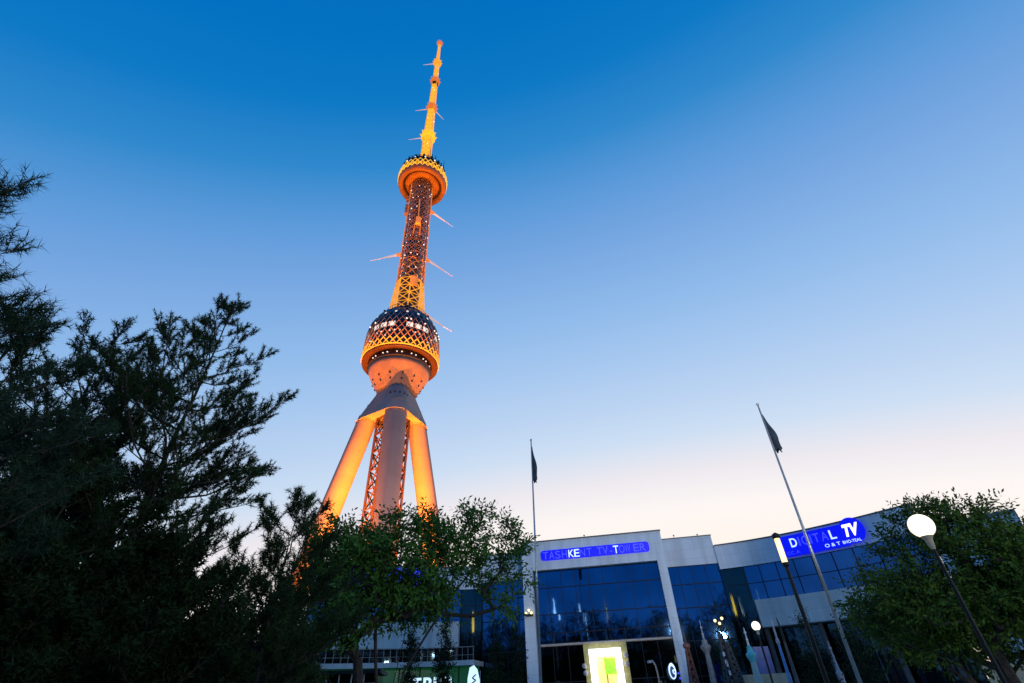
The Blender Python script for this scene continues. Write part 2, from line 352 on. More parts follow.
# upper shaft
MB().lathe([(4.1, 122), (3.9, 212)], 16).build('upper_shaft_core', 'tower_dark', T)
m = MB(); lattice(m, 12, 140, 210, 5.35, 4.9, 3.9, .14); m.build('upper_shaft_lattice', 'glow_dim', T)
m = MB(); columns(m, 12, 140, 210, 5.4, 4.95, .22); m.build('upper_shaft_columns', 'steel', T)
m = MB(); columns(m, 2, 138, 212, 5.45, 5.0, .3, off=R(0)); lattice(m, 8, 140, 152, 5.5, 5.4, 4, .13, rings=False); m.build('shaft_edge_leds', 'glow_orange', T)
m = MB(); random.seed(3)
for j in range(18):
    z = 142 + j * 3.9
    for i in range(12):
        a = 2 * PI * (i + .5 * (j % 2)) / 12
        if random.random() < .6: m.ball(P(a, 5.2 - .3 * j / 18, z + random.uniform(-.4, .4)), random.uniform(.12, .34), 6)
tag(m.build('shaft_light_bulbs', 'led_white', T), kind='stuff')
# service cradles with booms on the shaft; their lit look is emission
def boom(h, azd, r, ln, drop=3.5):
    a = az0 + R(azd); m = MB()
    m.tube(P(a, r - .5, h), P(a, r + 2.4, h + .2), 1.15, .7, 8); m.tube(P(a, r, h + 2), P(a, r + 1.8, h + .6), .3)
    o = m.build('service_cradle', 'glow_orange', T)
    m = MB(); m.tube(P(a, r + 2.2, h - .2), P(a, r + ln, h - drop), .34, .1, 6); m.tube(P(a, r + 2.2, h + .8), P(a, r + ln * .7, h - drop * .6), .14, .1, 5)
    m.build('boom', 'glow_pale', o)
boom(191, 105, 5, 13); boom(158, 105, 5, 14); boom(158, -105, 5, 13); boom(127, 105, 6.6, 13)
m = MB(); m.box(-1.0, 1.2, -6.6, -5, 172, 176); m.tube((0, -5.4, 176), (-.4, -5.2, 190), .25); m.tube((-1.2, -5.4, 172), (-1.4, -5.2, 166), .2); m.tube((1.2, -5.4, 172), (1.4, -5.2, 166), .2)
m.build('lift_cabin', 'glow_orange', T)
for z in (184, 194, 188): MB().box(-6.6, -5.2, -1, 1, z, z + 2.4).build('equipment_box', 'glow_dim', T)
# upper pod
m = MB(); m.lathe([(5.0, 207.5), (6.8, 206.6), (8.2, 207.2), (8.2, 208.0), (9.4, 208), (9.4, 206.2), (10.4, 205.4), (11.4, 206.0), (11.8, 207.4), (11.8, 210)], 56); m.build('upper_pod_ring', 'ring_paint', T, smooth=True)
m = MB()
m.lathe([(8.3, 207.2), (9.3, 207.2)], 48, cap=False); m.build('upper_pod_gap', 'tower_dark', T)
m = MB(); m.lathe([(11.3, 210), (11.3, 214), (10.4, 214.5), (10.3, 217.5), (5, 218)], 48); m.build('upper_pod_drum', 'tower_dark', T)
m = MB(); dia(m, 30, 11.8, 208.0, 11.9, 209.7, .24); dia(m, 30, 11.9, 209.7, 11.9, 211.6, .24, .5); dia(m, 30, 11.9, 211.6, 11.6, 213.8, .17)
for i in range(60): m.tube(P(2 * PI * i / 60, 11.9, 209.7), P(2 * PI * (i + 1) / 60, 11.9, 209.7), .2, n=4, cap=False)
m.build('upper_pod_leds', 'glow_yellow', T)
m = MB()
for i in range(34):
    a = 2 * PI * i / 34; hh = random.choice((1.2, 2, 2.4, 3)); m.tube(P(a, 10.6, 214.5), P(a, 10.8, 217 + hh), .22, n=4)
    if i % 2: m.box(*(lambda x, y: (x - .6, x + .6, y - .6, y + .6))(10.4 * math.cos(a), 10.4 * math.sin(a)), 215.5, 218)
for i in range(34): m.tube(P(2 * PI * i / 34, 10.7, 217.6), P(2 * PI * (i + 1) / 34, 10.7, 217.6), .15, n=4)
for a in (2.2, 4.9, 5.8): m.tube(P(a, 10.5, 217), P(a, 10.5, 225), .14, n=4)
m.build('antenna_crown', 'tower_dark', T)
for i in range(14): a = 2 * PI * i / 14 + .2; MB().ball(P(a, 10.9, 216), .4, 6).build('crown_light', 'led_white', T)
# mast, its projector light put into the materials as emission
mast = [(217.5, 3.1), (238, 2.5), (246, 2.6), (262, 2.3), (280, 1.9), (300, 1.7), (318, 1.45), (336, 1.2), (356, .8), (372, .5)]
m = MB(); core = MB()
for (z0, r0), (z1, r1) in zip(mast, mast[1:]):
    lattice(m, 4, z0, z1, r0 * 1.1, r1 * 1.1, 4.2, .24, off=.5); columns(m, 4, z0, z1, r0 * 1.1, r1 * 1.1, .36, off=.5); core.tube((0, 0, z0), (0, 0, z1), r0 * .78, r1 * .78 + .1, 8)
m.build('mast_lattice', 'glow_amber', T); core.build('mast_core', 'glow_yellow', T)
for h, r, mm in ((252, 4.0, 'glow_yellow'), (283, 3.0, 'glow_orange'), (316, 2.9, 'glow_orange'), (342, 2.6, 'glow_amber'), (372, 1.8, 'glow_orange')):
    m = MB(); m.lathe([(r * .4, h - r * 1.1), (r * .85, h - r * .8), (r * .7, h - .5), (r, h), (r * .8, h + .6), (r * .9, h + r * .7), (r * .4, h + r * 1.1)], 12)
    for i in range(10): a = 2 * PI * i / 10; m.tube(P(a, r * .8, h - 2), P(a, r * 1.15, h + 1.5), .22, n=4)
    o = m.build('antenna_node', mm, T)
    if r > 2 and r < 3.5 and h != 316 or h == 252:
        m = MB(); m.tube(P(az0 - R(105), r, h - 1), P(az0 - R(105), r + 6.5, h - 3), .3, .1, 5)
        if h == 283: m.tube(P(az0 + R(105), r, h - 1), P(az0 + R(105), r + 5, h - 5), .3, .1, 5)
        m.build('node_arm', 'glow_pale', o)
m = MB(); m.lathe([(1.2, 311), (2.1, 312), (1.9, 314.3), (1.2, 314.5)], 10); m.build('mast_dark_collar', 'tower_dark', T)
m = MB(); random.seed(5)
for q in range(45):
    z = random.uniform(226, 372); a = random.uniform(0, 6.28); rr = np.interp(z, [x[0] for x in mast], [x[1] for x in mast]); MB().ball(P(a, rr, z), .28, 6).build('mast_light', 'led_white', T)
# floodlights at the tower's foot, on the pod roof and under the pods
kW = 1000.
fr = lambda x, y, z: (x, y, z)
def flood(loc, target, kw, spot, col=ORANGE, size=1.0):
    m = MB(); d = (Vector(target) - Vector(loc)).normalized(); a = Vector(loc)
    m.tube(a - d * .6, a, .35, .55, 10); m.tube(a - d * .3, a - d * .3 - Vector((0, 0, .9)), .08); o = m.build('floodlight', 'pole_dark', T)
    lamp('floodlight_beam', 'SPOT', a + d * .1, kw * kW, col, T, target, spot, size)
for i in (1, 2):
    a = azs[i]; sx = 1 if math.cos(a) > 0 else -1
    flood((sx * 7.5, -30, 2), P(a, 14, 66), 900, 60)
    flood((sx * 4.0, 2, 2), P(a, 14, 66), 750, 60)
    flood((sx * 8, -12, 3), P(a, 8.5, 80), 600, 24)
flood((0, -62, 1), P(azs[0], lr(62), 58), 260, 56, (1, .50, .36))
for a in (-22, -158, 40, 140): flood(P(R(a), 62, 2), P(R(a), 9, 94), 300, 11, size=5)
for a in (-90, -30, -150, 90): flood(P(R(a), 9.3, 121), P(R(a), 9.5, 207), 130, 22)

# ================================================================== VISITOR BUILDING
BR = math.atan2(-.181, .9835)
B = thing('exhibition_building', 'low curved building with pale fascia and dark blue glass facade below the signs', 'building', (6.8, 45.1, 0), BR)
# local x = along facade, local y = into the building
def wing_y(u): d = u - 9.8; return 3.0 - .161 * d - .0319 * d * d
def sweep(mb, u0, u1, z0, z1, f, th, mir=False, n=24):
    us = np.linspace(u0, u1, n + 1); vs = []
    for u_ in us:
        y = wing_y(u_) - f; x = (-1.4 - u_) if mir else u_
        vs += [(x, y, z0), (x, y, z1), (x, y + th, z1), (x, y + th, z0)]
    fs = [(4 * i + a, 4 * i + (a + 1) % 4, 4 * (i + 1) + (a + 1) % 4, 4 * (i + 1) + a) for i in range(n) for a in range(4)]
    fs += [(0, 1, 2, 3), (4 * n, 4 * n + 3, 4 * n + 2, 4 * n + 1)]
    if mir: fs = [tuple(reversed(q)) for q in fs]
    return mb.add(vs, fs)
# centre block
MB().box(-6.9, 5.45, -.25, 9, 10.66, 13.0).build('centre_fascia', 'facade', B)
MB().box(-6.95, 5.5, -.32, 9.05, 13.0, 13.1).build('centre_coping', 'trim', B)
MB().box(-6.9, -6.0, -.25, .6, 0, 10.66).build('pillar', 'facade', B)
MB().box(4.75, 5.45, -.25, .6, 0, 10.66).build('pillar', 'facade', B)
def glazing(u0, u1, z0, z1, nu, y, name='window', m='glass', zs=None):
    zs = zs or [z0, z1]; du = (u1 - u0) / nu
    w = MB()
    for i in range(nu):
        for za, zb in zip(zs, zs[1:]):
            jx = random.uniform(-.004, .004); jz = random.uniform(-.006, .006)
            x0, x1 = u0 + i * du, u0 + (i + 1) * du
            w.add([(x0, y + jx, za), (x1, y - jx, za), (x1, y - jx + jz, zb), (x0, y + jx + jz, zb)], [(0, 1, 2, 3)])
    o = w.build(name, m, B)
    f = MB()
    for i in range(nu + 1): x = u0 + i * du; f.box(x - .02, x + .02, y - .05, y + .03, z0, z1)
    for z in zs: f.box(u0, u1, y - .06, y + .02, z - .03, z + .03)
    f.build('mullions', 'mullion', o)
    MB().box(u0, u1, y + .1, y + .2, z0, z1).build('back_panel', 'mullion', o)
    return o
glazing(-6.0, 4.75, 5.2, 10.66, 9, .25, 'curtain_wall', 'glass', [5.2, 5.9, 7.27, 9.29, 10.66])
glazing(-6.0, -2.3, 0, 5.0, 3, .3, 'ground_floor_glazing', 'glass_dark', [0, 2.6, 5.0])
glazing(1.1, 4.75, 0, 5.0, 3, .3, 'ground_floor_glazing', 'glass_dark', [0, 2.6, 5.0])
c = MB(); c.box(-6.0, 4.75, -.12, .3, 5.04, 5.14); c.build('entrance_canopy', 'grey_paint', B)
# entrance
c = MB(); c.box(-2.3, -1.88, .1, .35, 0, 5.04); c.box(.62, 1.1, .1, .35, 0, 5.04); c.box(-1.88, .62, .1, .35, 4.62, 5.04)
for z in np.arange(.3, 4.6, .28): c.box(-2.3, -1.88, .06, .1, z, z + .2); c.box(.62, 1.1, .06, .1, z, z + .2)
c.build('entrance_surround', 'surround_glow', B)
c = MB(); c.box(-1.88, -1.42, -.35, .3, 0, 4.62); c.box(.12, .62, -.35, .3, 0, 4.62); c.box(-1.42, .12, -.35, .3, 4.14, 4.62)
c.build('entrance_portal', 'portal_white', B)
lamp('portal_light', 'POINT', (-.6, -.8, 3.4), 14, (1, .97, .9), B, size=.5)
d = MB().box(-1.42, .12, .3, .4, 0, 4.14).build('door', 'interior_door', B)
MB().box(-.72, -.66, .24, .3, 0, 4.14).build('door_frame', 'mullion', d)
MB().box(-.55, -.49, .2, .24, 1.0, 1.6).build('handle', 'pole_light', d)
ps = MB(); ps.box(-.8, .12, .22, .27, 2.95, 4.0); tag(ps.build('lit_poster', 'green_poster', B))
for x, z in ((-2.35, 3.55), (.95, 3.55), (-2.3, 3.1), (.95, 4.1)):
    MB().lathe([(.12, z - .16), (.2, z), (.12, z + .16)], 10, (x, -.1)).build('wall_light', 'grey_paint', B)
# link blocks, set back, and curved wings on both sides
for mir, (a, b) in ((False, (5.45, 10.1)), (True, (-11.5, -6.9))):
    MB().box(a, b, 3.0, 10, 10.66, 13.0).build('link_fascia', 'facade', B)
    MB().box(a - .04, b + .04, 2.94, 10.05, 13.0, 13.08).build('link_coping', 'trim', B)
    glazing(a, b, 0, 10.66, 4, 3.25, 'link_glazing', 'glass', [0, 2.6, 5.0, 7.4, 9.2, 10.66])
    w = MB(); sweep(w, 10.1, 23, 10.1, 12.0, .25, 6, mir); w.build('wing_fascia', 'facade', B)
    w = MB(); sweep(w, 10.1, 23, 12.0, 12.1, .32, 6.1, mir); w.build('wing_coping', 'trim', B)
    w = MB(); sweep(w, 12.0, 23, 7.5, 10.1, 0, .15, mir); o = w.build('wing_glazing', 'glass', B)
    w = MB()
    for u_ in np.arange(10.6, 23, 1.25):
        x = (-1.4 - u_) if mir else u_; y = wing_y(u_); w.box(x - .025, x + .025, y - .06, y, 7.5, 10.1)
    sweep(w, 10.1, 23, 8.75, 8.8, .04, .04, mir); w.build('mullions', 'mullion', o)
    w = MB(); sweep(w, 12.0, 23, 5.55, 7.5, .35, 4, mir); w.build('wing_spandrel', 'spandrel', B)
    w = MB(); sweep(w, 10.1, 12.0, 3, 10.1, .0, .2, mir); w.build('wing_corner_glazing', 'glass_dark', B)
    w = MB(); sweep(w, 10.1, 23, 0, 5.55, -1.2, .2, mir); w.build('wing_ground_glazing', 'glass_dark', B)
    w = MB()
    for u_ in np.arange(12.4, 23, 3.6):
        x = (-1.4 - u_) if mir else u_; y = wing_y(u_); MB().tube((x, y + .5, 0), (x, y + .5, 5.55), .2, n=12).build('wing_column', 'brown_grey', B)
# terrace in front of the left wing
w = MB(); sweep(w, 9.9, 27, 4.05, 4.4, 3.2, 3.2, True); w.build('terrace_slab', 'spandrel', B)
w = MB(); sweep(w, 9.9, 27, 0, 4.05, 1.6, .15, True); tg = w.build('terrace_green_glazing', 'green_lit', B)
w = MB()
for u_ in np.arange(10, 27, 1.5): w.box(-1.4 - u_ - .03, -1.4 - u_ + .03, wing_y(u_) - 1.7, wing_y(u_) - 1.6, 0, 4.05)
w.build('mullions', 'mullion', tg)
w = MB()
for u_ in np.arange(9.95, 27, .45):
    w.tube((-1.4 - u_, wing_y(u_) - 3.1, 4.4), (-1.4 - u_, wing_y(u_) - 3.1, 5.3), .025, n=4)
sweep(w, 9.9, 27, 5.3, 5.35, 3.15, .08, True); sweep(w, 9.9, 27, 4.75, 4.78, 3.12, .03, True); w.build('terrace_railing', 'steel', B)
# roof antennas
for x, y in ((-1.2, 1), (7.0, 4), (9.2, 4.5)): MB().tube((x, y, 13.05), (x, y, 13.6), .025, n=5).box(x - .07, x + .07, y - .05, y + .05, 13.5, 13.56).build('roof_antenna', 'pole_dark', B)
for x, z in ((-6.45, 7.3),):
    m = MB(); m.box(x - .3, x + .3, -.5, -.25, z - .12, z + .05); m.build('lantern_bracket', 'pole_dark', B)
    for q in (-.35, 0, .3):
        m = MB(); m.ball((x + q * .7, -.6, z + .1 + .2 * (q == 0)), .11, 8); m.build('lantern_globe', 'lamp_warm', B)

# signs on the fascias
def board(mb, x0, x1, z0, z1, y, th=.12, n=10):
    r = (z1 - z0) / 2 * .6; pts = []
    for cx, cz, a0 in ((x1 - r, z1 - r, 0), (x0 + r, z1 - r, 90), (x0 + r, z0 + r, 180), (x1 - r, z0 + r, 270)):
        for k in range(n): t = R(a0 + 90 * k / (n - 1)); pts.append((cx + r * math.cos(t), cz + r * math.sin(t)))
    q = len(pts); vs = [(x, y, z) for x, z in pts] + [(x, y + th, z) for x, z in pts]
    return mb.add(vs, [tuple(range(q - 1, -1, -1)), tuple(range(q, 2 * q))] + [(i, (i + 1) % q, q + (i + 1) % q, q + i) for i in range(q)])
def loc2w(x, y, z=0): c, s_ = math.cos(BR), math.sin(BR); return (6.8 + x * c - y * s_, 45.1 + x * s_ + y * c, z)
sg = thing('tower_name_sign', 'blue glowing sign reading TASHKENT TV-TOWER on the centre fascia', 'sign', loc2w(-.45, -.26, 11.8), BR)
board(MB(), -4.7, 4.75, -.42, .42, -.1, .1).build('glow_board', 'blue_halo_and_emblem', sg)  # stands in for the blue halo round the glowing letters
full = 'TASHKENT TV-TOWER'; pos = [0, .06, .12, .185, .25, .305, .36, .425, 0, .525, .58, .645, .68, .735, .79, .87, .93]
for ch, q in zip(full, pos):
    if ch == ' ': continue
    i = pos.index(q)
    bright = i in (4, 5, 12)
    text('letter', ch, .9, 'white_letter' if bright else 'blue_letter', sg, (-4.5 + 9.1 * q, -.13, -.33), (R(90), 0, 0), .02, width=(.22 if ch == '-' else .46), bold=0)
# right wing sign, standing along the curve
ua, ub = 14.9, 20.3
pa = (ua, wing_y(ua) - .35); pb = (ub, wing_y(ub) - .35); ang = math.atan2(pb[1] - pa[1], pb[0] - pa[0])
wl = loc2w((pa[0] + pb[0]) / 2, (pa[1] + pb[1]) / 2 - .12, 11.15)
s2 = thing('digital_tv_sign', 'blue glowing sign reading DIGITAL TV with a round end on the right wing', 'sign', wl, BR + ang)
Ls = math.hypot(pb[0] - pa[0], pb[1] - pa[1]) / 2
board(MB(), -Ls, Ls - 1.0, -.95, .62, -.1, .1).build('glow_board', 'blue_halo_and_emblem', s2)  # blue haze round the letters put in as a glowing board
m = MB(); 
pts = [(Ls - .8 + .85 * math.cos(t), .05 + .92 * math.sin(t)) for t in np.linspace(0, 2 * PI, 33)[:-1]]
m.add([(x, -.16, z) for x, z in pts] + [(x, .02, z) for x, z in pts], [tuple(range(31, -1, -1)), tuple(range(32, 64))] + [(i, (i + 1) % 32, 32 + (i + 1) % 32, 32 + i) for i in range(32)])
m.build('round_emblem', 'blue_halo_and_emblem', s2)
x = -Ls + 1.0
for ch, w_ in zip('DIGITAL', (.5, .12, .5, .12, .46, .5, .44)):
    text('letter', ch, .95, 'white_letter' if ch in 'DL' else 'blue_letter', s2, (x, -.13, -.3), (R(90), 0, 0), .02, width=w_, bold=.008); x += w_ + .14
text('letters_tv', 'TV', 1.15, 'white_bright', s2, (Ls - 1.38, -.2, -.32), (R(90), 0, 0), .03, width=1.12, shear=.25, bold=.05)
text('small_letters', 'CC A', .34, 'blue_letter', s2, (-Ls + .5, -.13, -.82), (R(90), 0, 0), .01, width=1.0)
text('small_letters', 'O & T', .34, 'white_letter', s2, (.2, -.13, -.8), (R(90), 0, 0), .01, width=1.1)
text('small_letters', 'BHO-TEAL', .3, 'white_letter', s2, (1.5, -.17, -.8), (R(90), 0, 0), .01, width=1.3)
# left wing sign hidden by the tree
ua, ub = 14.3, 20.5
pa = (-1.4 - ub, wing_y(ub) - .35); pb = (-1.4 - ua, wing_y(ua) - .35); ang = math.atan2(pb[1] - pa[1], pb[0] - pa[0])
s3 = thing('left_wing_sign', 'blue glowing sign on the left wing, glimpsed through the leafy tree', 'sign', loc2w((pa[0] + pb[0]) / 2, (pa[1] + pb[1]) / 2 - .12, 11.05), BR + ang)
board(MB(), -3.6, 3.6, -.85, .85, -.1, .1).build('glow_board', 'blue_letter', s3)
# letters standing on the left ground floor
s4 = thing('white_letter_sign', 'row of tall white lit letters low in front of the green glass', 'sign', (-6.9, 33.6, -.12), R(-4))
MB().box(0, 3.2, 0, .1, 2.2, 2.3).build('letter_rail', 'pole_dark', s4)
for k_, x_ in enumerate((.15, 3.0)): MB().box(x_, x_ + .08, 0, .1, 0, 2.2).build('post', 'pole_dark', s4)
x = .05
for ch in 'ITPICI': text('letter', ch, .95, 'white_letter', s4, (x, -.02, 2.3), (R(90), 0, 0), .04, width=.14 if ch == 'I' else .46, bold=.02); x += (.14 if ch == 'I' else .46) + .14

# far building on the right
Fb = thing('far_building', 'pale building with a long dark roof edge behind the right hand trees', 'building', (42, 44, 0), R(-44))
MB().box(-5.5, 1.0, 0, 12, 0, 13.0).build('wall', 'facade', Fb)
MB().box(-5.6, 1.1, -.1, 12.1, 13.0, 13.3).build('roof', 'roof_far', Fb)
MB().box(1.0, 14, .5, 12, 0, 10.6).build('side_wall', 'facade', Fb)
m = MB(); m.add([(1.1, .2, 12.3), (14, .2, 11.2), (14, 12, 11.2), (1.1, 12, 12.3), (1.1, .2, 10.6), (14, .2, 10.6), (14, 12, 10.6), (1.1, 12, 10.6)], [(0, 1, 2, 3), (4, 5, 1, 0), (5, 6, 2, 1), (6, 7, 3, 2), (7, 4, 0, 3), (7, 6, 5, 4)])
m.build('side_roof', 'roof_far', Fb)
for x_ in (-4, -2, 0): w = MB().box(x_ - .5, x_ + .5, -.04, 0, 8.5, 10.5).build('window', 'glass_dark', Fb)

# garden wall right
gw = MB(); gw.box(-1.5, 12, 0, .3, 0, 1.85); gw.box(-1.55, 12.05, -.05, .35, 1.85, 1.95)
o = gw.build('garden_wall', 'beige'); o.location = (14.0, 21.0, 0); o.rotation_euler = (0, 0, R(-38)); o.location = (16.5, 19.0, 0)
tag(o, 'low beige rendered wall behind the right hand tree trunks', 'wall')

# ================================================================== STREET LAMPS, FLAGPOLES
def globe_lamp(name, label, loc, hz, rad, pr, en, glow='lamp_glow', group=None):
    t = thing(name, label, 'street lamp', loc, 0, group)
    m = MB(); m.lathe([(pr * 3, 0), (pr * 3, .15), (pr * 1.8, .3), (pr * 1.6, .9), (pr, 1.0), (pr * .8, hz - rad - .12)], 14); m.build('pole', 'pole_dark', t, smooth=False)
    m = MB(); m.lathe([(pr * .9, hz - rad - .12), (pr * 1.3, hz - rad - .09), (rad * .3, hz - rad - .03), (rad * .5, hz - rad * .85), (rad * .45, hz - rad * .82)], 16); m.build('lamp_collar', 'beige', t)
    m = MB(); m.ball((0, 0, hz), rad, 24); gl = m.build('globe', glow, t, smooth=True)
    l_ = lamp('globe_light', 'POINT', (0, 0, hz), en, (1, .88, .66), t, size=rad * .9)
    gl.visible_shadow = True
    return t
globe_lamp('street_lamp', 'large glowing globe lamp on a dark pole in front of the right tree', (4.34, 5.49, 0), 2.95, .12, .022, 60)
globe_lamp('street_lamp', 'small glowing globe lamp on a dark pole above the turquoise model tower', (7.59, 18.5, 0), 3.27, .135, .035, 90)
# column lamp
t = thing('column_lamp', 'tall dark lamp post with a bright upright cylindrical head beside the DIGITAL TV sign', 'street lamp', (8.06, 16.1, 0))
MB().lathe([(.12, 0), (.12, .2), (.07, .3), (.05, 4.55)], 12).build('pole', 'pole_dark', t)
MB().lathe([(.05, 4.55), (.1, 4.6), (.1, 4.68)], 12).build('lower_collar', 'pole_dark', t)
MB().lathe([(.085, 4.68), (.085, 5.38)], 16).build('lamp_tube', 'lamp_warm', t, smooth=True)
MB().lathe([(.1, 5.38), (.12, 5.42), (.12, 5.5), (.03, 5.56)], 12).build('cap', 'pole_dark', t)
# small curved lamp by the dark glass
t = thing('curved_lamp', 'thin pale lamp post with a curved neck in front of the dark ground floor glass', 'street lamp', (7.8, 35.2, 0))
MB().path([(0, 0, 0), (0, 0, 2.6), (-.05, 0, 3.0), (-.2, 0, 3.25), (-.35, 0, 3.2)], [.05, .045, .04, .035, .03]).build('pole', 'pole_light', t)
MB().lathe([(.02, 3.26), (.14, 3.2), (.14, 3.12), (.04, 3.1)], 10, (-.38, 0)).build('lamp_head', 'grey_paint', t)
# three globe lantern
t = thing('lantern_post', 'dark post with a cluster of small warm lanterns behind the grey model towers', 'street lamp', (11.15, 32.1, 0))
MB().lathe([(.1, 0), (.06, .3), (.05, 4.7)], 10).build('pole', 'pole_dark', t)
for x_, z_ in ((-.22, 4.85), (.2, 4.95), (0, 4.7)):
    MB().tube((0, 0, 4.6), (x_, 0, z_ - .1), .02).build('arm', 'pole_dark', t); MB().ball((x_, 0, z_), .085, 10).build('lantern', 'lamp_warm', t)
# flagpoles
def flagpole(label, loc, top, pr, zf0, zf1, w, lean=(0, 0)):
    t = thing('flagpole', label, 'flagpole', loc, 0, 'flagpoles with furled dark flags')
    m = MB(); m.lathe([(pr * 2.5, 0), (pr * 2.5, .2), (pr * 1.1, .3)], 12); m.build('base', 'pole_light', t)
    m = MB(); m.tube((0, 0, .3), (lean[0], lean[1], top), pr, pr * .45, 10); m.build('pole', 'pole_light', t, smooth=True)
    MB().ball((lean[0], lean[1], top + .05), pr * .9, 8).build('finial', 'pole_light', t)
    m = MB(); nz, na = 22, 14; vs = []
    for i in range(nz + 1):
        s_ = i / nz; z = zf1 + (zf0 - zf1) * s_; wd = w * (.12 + .88 * s_ ** .8) * (1 - .15 * math.sin(9 * s_)); cx = wd * .5 + lean[0] * z / top
        if s_ > .93: wd *= .5
        for k_ in range(na):
            a = 2 * PI * k_ / na; rr = 1 + .28 * math.sin(a * 4 + s_ * 3)
            vs.append((cx + wd * .5 * rr * math.cos(a), lean[1] * z / top + wd * .32 * rr * math.sin(a), z + .1 * math.sin(a * 2) * s_))
    m.add(vs, [(i * na + k_, i * na + (k_ + 1) % na, (i + 1) * na + (k_ + 1) % na, (i + 1) * na + k_) for i in range(nz) for k_ in range(na)])
    m.add([vs[i] for i in range(na)], [tuple(range(na))]); m.add(vs[-na:], [tuple(range(na - 1, -1, -1))])
    m.build('flag', 'flag', t, smooth=True)
flagpole('left flagpole with a furled dark flag, rising beside the centre block', (.61, 30, 0), 15.6, .085, 12.75, 15.2, .36, (.36, 0))
flagpole('right flagpole with a furled dark flag, crossing the DIGITAL TV sign', (9.68, 17.5, 0), 10.8, .065, 8.85, 10.4, .36, (.16, -.08))

# feather banners / round lit sign
t = thing('feather_banner', 'white upright feather banner with a dark emblem in front of the green glass', 'banner', (-2.85, 29.9, 0))
MB().tube((.42, 0, 0), (.42, 0, 2.9), .02).build('pole', 'pole_light', t)
m = MB(); pts = [(.40, .7), (.40, 2.5), (.28, 2.95), (.1, 3.15), (-.12, 3.05), (-.22, 2.6), (-.25, .7)]
m.add([(x_, -.015, z_) for x_, z_ in pts] + [(x_, .015, z_) for x_, z_ in pts], [tuple(range(7)), tuple(range(13, 6, -1))] + [(i, 7 + i, 7 + (i + 1) % 7, (i + 1) % 7) for i in range(7)]); m.build('banner_cloth', 'white_letter', t)
m = MB(); m.path([(.2, -.03, 2.75), (.02, -.03, 2.6), (.2, -.03, 2.5), (-.05, -.03, 2.35), (.22, -.03, 2.35)], .03, 5); m.build('emblem', 'mullion', t)
t = thing('oval_light_sign', 'pale oval lit sign with a dark blue centre beside the right pillar', 'sign', loc2w(4.15, -1.2, 0), BR)
MB().tube((0, .06, 0), (0, .06, 2.45), .04).build('post', 'pole_dark', t)
m = MB(); pts = [(.26 * math.cos(q), 2.9 + .5 * math.sin(q)) for q in np.linspace(0, 2 * PI, 25)[:-1]]
m.add([(x_, -.05, z_) for x_, z_ in pts] + [(x_, .05, z_) for x_, z_ in pts], [tuple(range(23, -1, -1)), tuple(range(24, 48))] + [(i, (i + 1) % 24, 24 + (i + 1) % 24, 24 + i) for i in range(24)]); m.build('sign_face', 'white_letter', t)
m = MB(); pts = [(.17 * math.cos(q), 2.85 + .36 * math.sin(q)) for q in np.linspace(0, 2 * PI, 25)[:-1]]
m.add([(x_, -.065, z_) for x_, z_ in pts], [tuple(range(23, -1, -1))]); m.build('dark_centre', 'blue_panel', t)
m = MB(); m.path([(.2, -.09, 2.95), (.03, -.09, 2.95), (.05, -.09, 2.78), (.16, -.09, 2.72)], .04, 5); m.build('curl_mark', 'white_letter', t)
m = MB()
for x_, z_ in ((.4, 2.75), (.44, 2.45)): MB().ball((x_, 0, z_), .07, 6).build('blue_light', 'blue_letter', t)

# ================================================================== SCALE MODEL TOWERS on the plaza
def pedestal(t, w=.5, h=.5): MB().box(-w, w, -w, w, 0, h).build('plinth', 'grey_paint', t)
GM = 'scale model towers along the plaza'
t = thing('model_tower', 'brick red lattice model tower leaning against the view of the right pillar', 'model tower', (9.72, 34.7, 0), 0, GM); pedestal(t, .6)
m = MB()
for j in range(9):
    z0 = .5 + j * .36; w0 = .32 - .028 * j; w1 = w0 - .028
    for q in range(4):
        a = [(-1, -1), (1, -1), (1, 1), (-1, 1)][q]; b = [(1, -1), (1, 1), (-1, 1), (-1, -1)][q]
        m.tube((a[0] * w0, a[1] * w0, z0), (a[0] * w1, a[1] * w1, z0 + .36), .05, n=4); m.tube((a[0] * w0, a[1] * w0, z0), (b[0] * w1, b[1] * w1, z0 + .36), .035, n=4); m.tube((b[0] * w0, b[1] * w0, z0), (a[0] * w1, a[1] * w1, z0 + .36), .035, n=4)
m.build('lattice_body', 'red_paint', t)
MB().lathe([(.1, 3.72), (.22, 3.78), (.22, 3.95), (.1, 4.0)], 10).build('observation_deck', 'red_paint', t)
MB().tube((0, 0, 4.0), (0, 0, 4.9), .06, .025).build('mast', 'brown_grey', t)
def ball_model(label, loc, zt, zb, mats, br=.24):
    t = thing('model_tower', label, 'model tower', loc, 0, GM); pedestal(t, .4)
    MB().lathe([(.3, .5), (.2, 1.2), (.14, zb - .3), (.12, zb - .12)], 14).build('shaft', mats[0], t, smooth=True)
    MB().lathe([(.12, zb - .34), (br, zb - .05), (br * 1.05, zb + .04), (br * .8, zb + .1), (br * .6, zb + .14), (.5 * br, zb + .34), (.06, zb + .42)], 16).build('pod', mats[1], t)
    m = MB(); m.path([(0, 0, zb + .4), (0, 0, zb + .8), (0, 0, zt)], [.06, .035, .015]);
    for z_ in (zb + .62, zb + .95): m.lathe([(.05, z_), (.075, z_ + .05), (.05, z_ + .1)], 8)
    m.build('mast', mats[2], t)
ball_model('grey model tower with a round pod and striped mast, nearest the right pillar', (10.75, 34.35, 0), 5.15, 3.74, ('model_grey', 'model_grey', 'grey_paint'), .3)
ball_model('turquoise and pale green model tower below the small globe lamp', (11.57, 29.84, 0), 4.25, 3.02, ('pale_green', 'turquoise', 'white_paint'), .25)
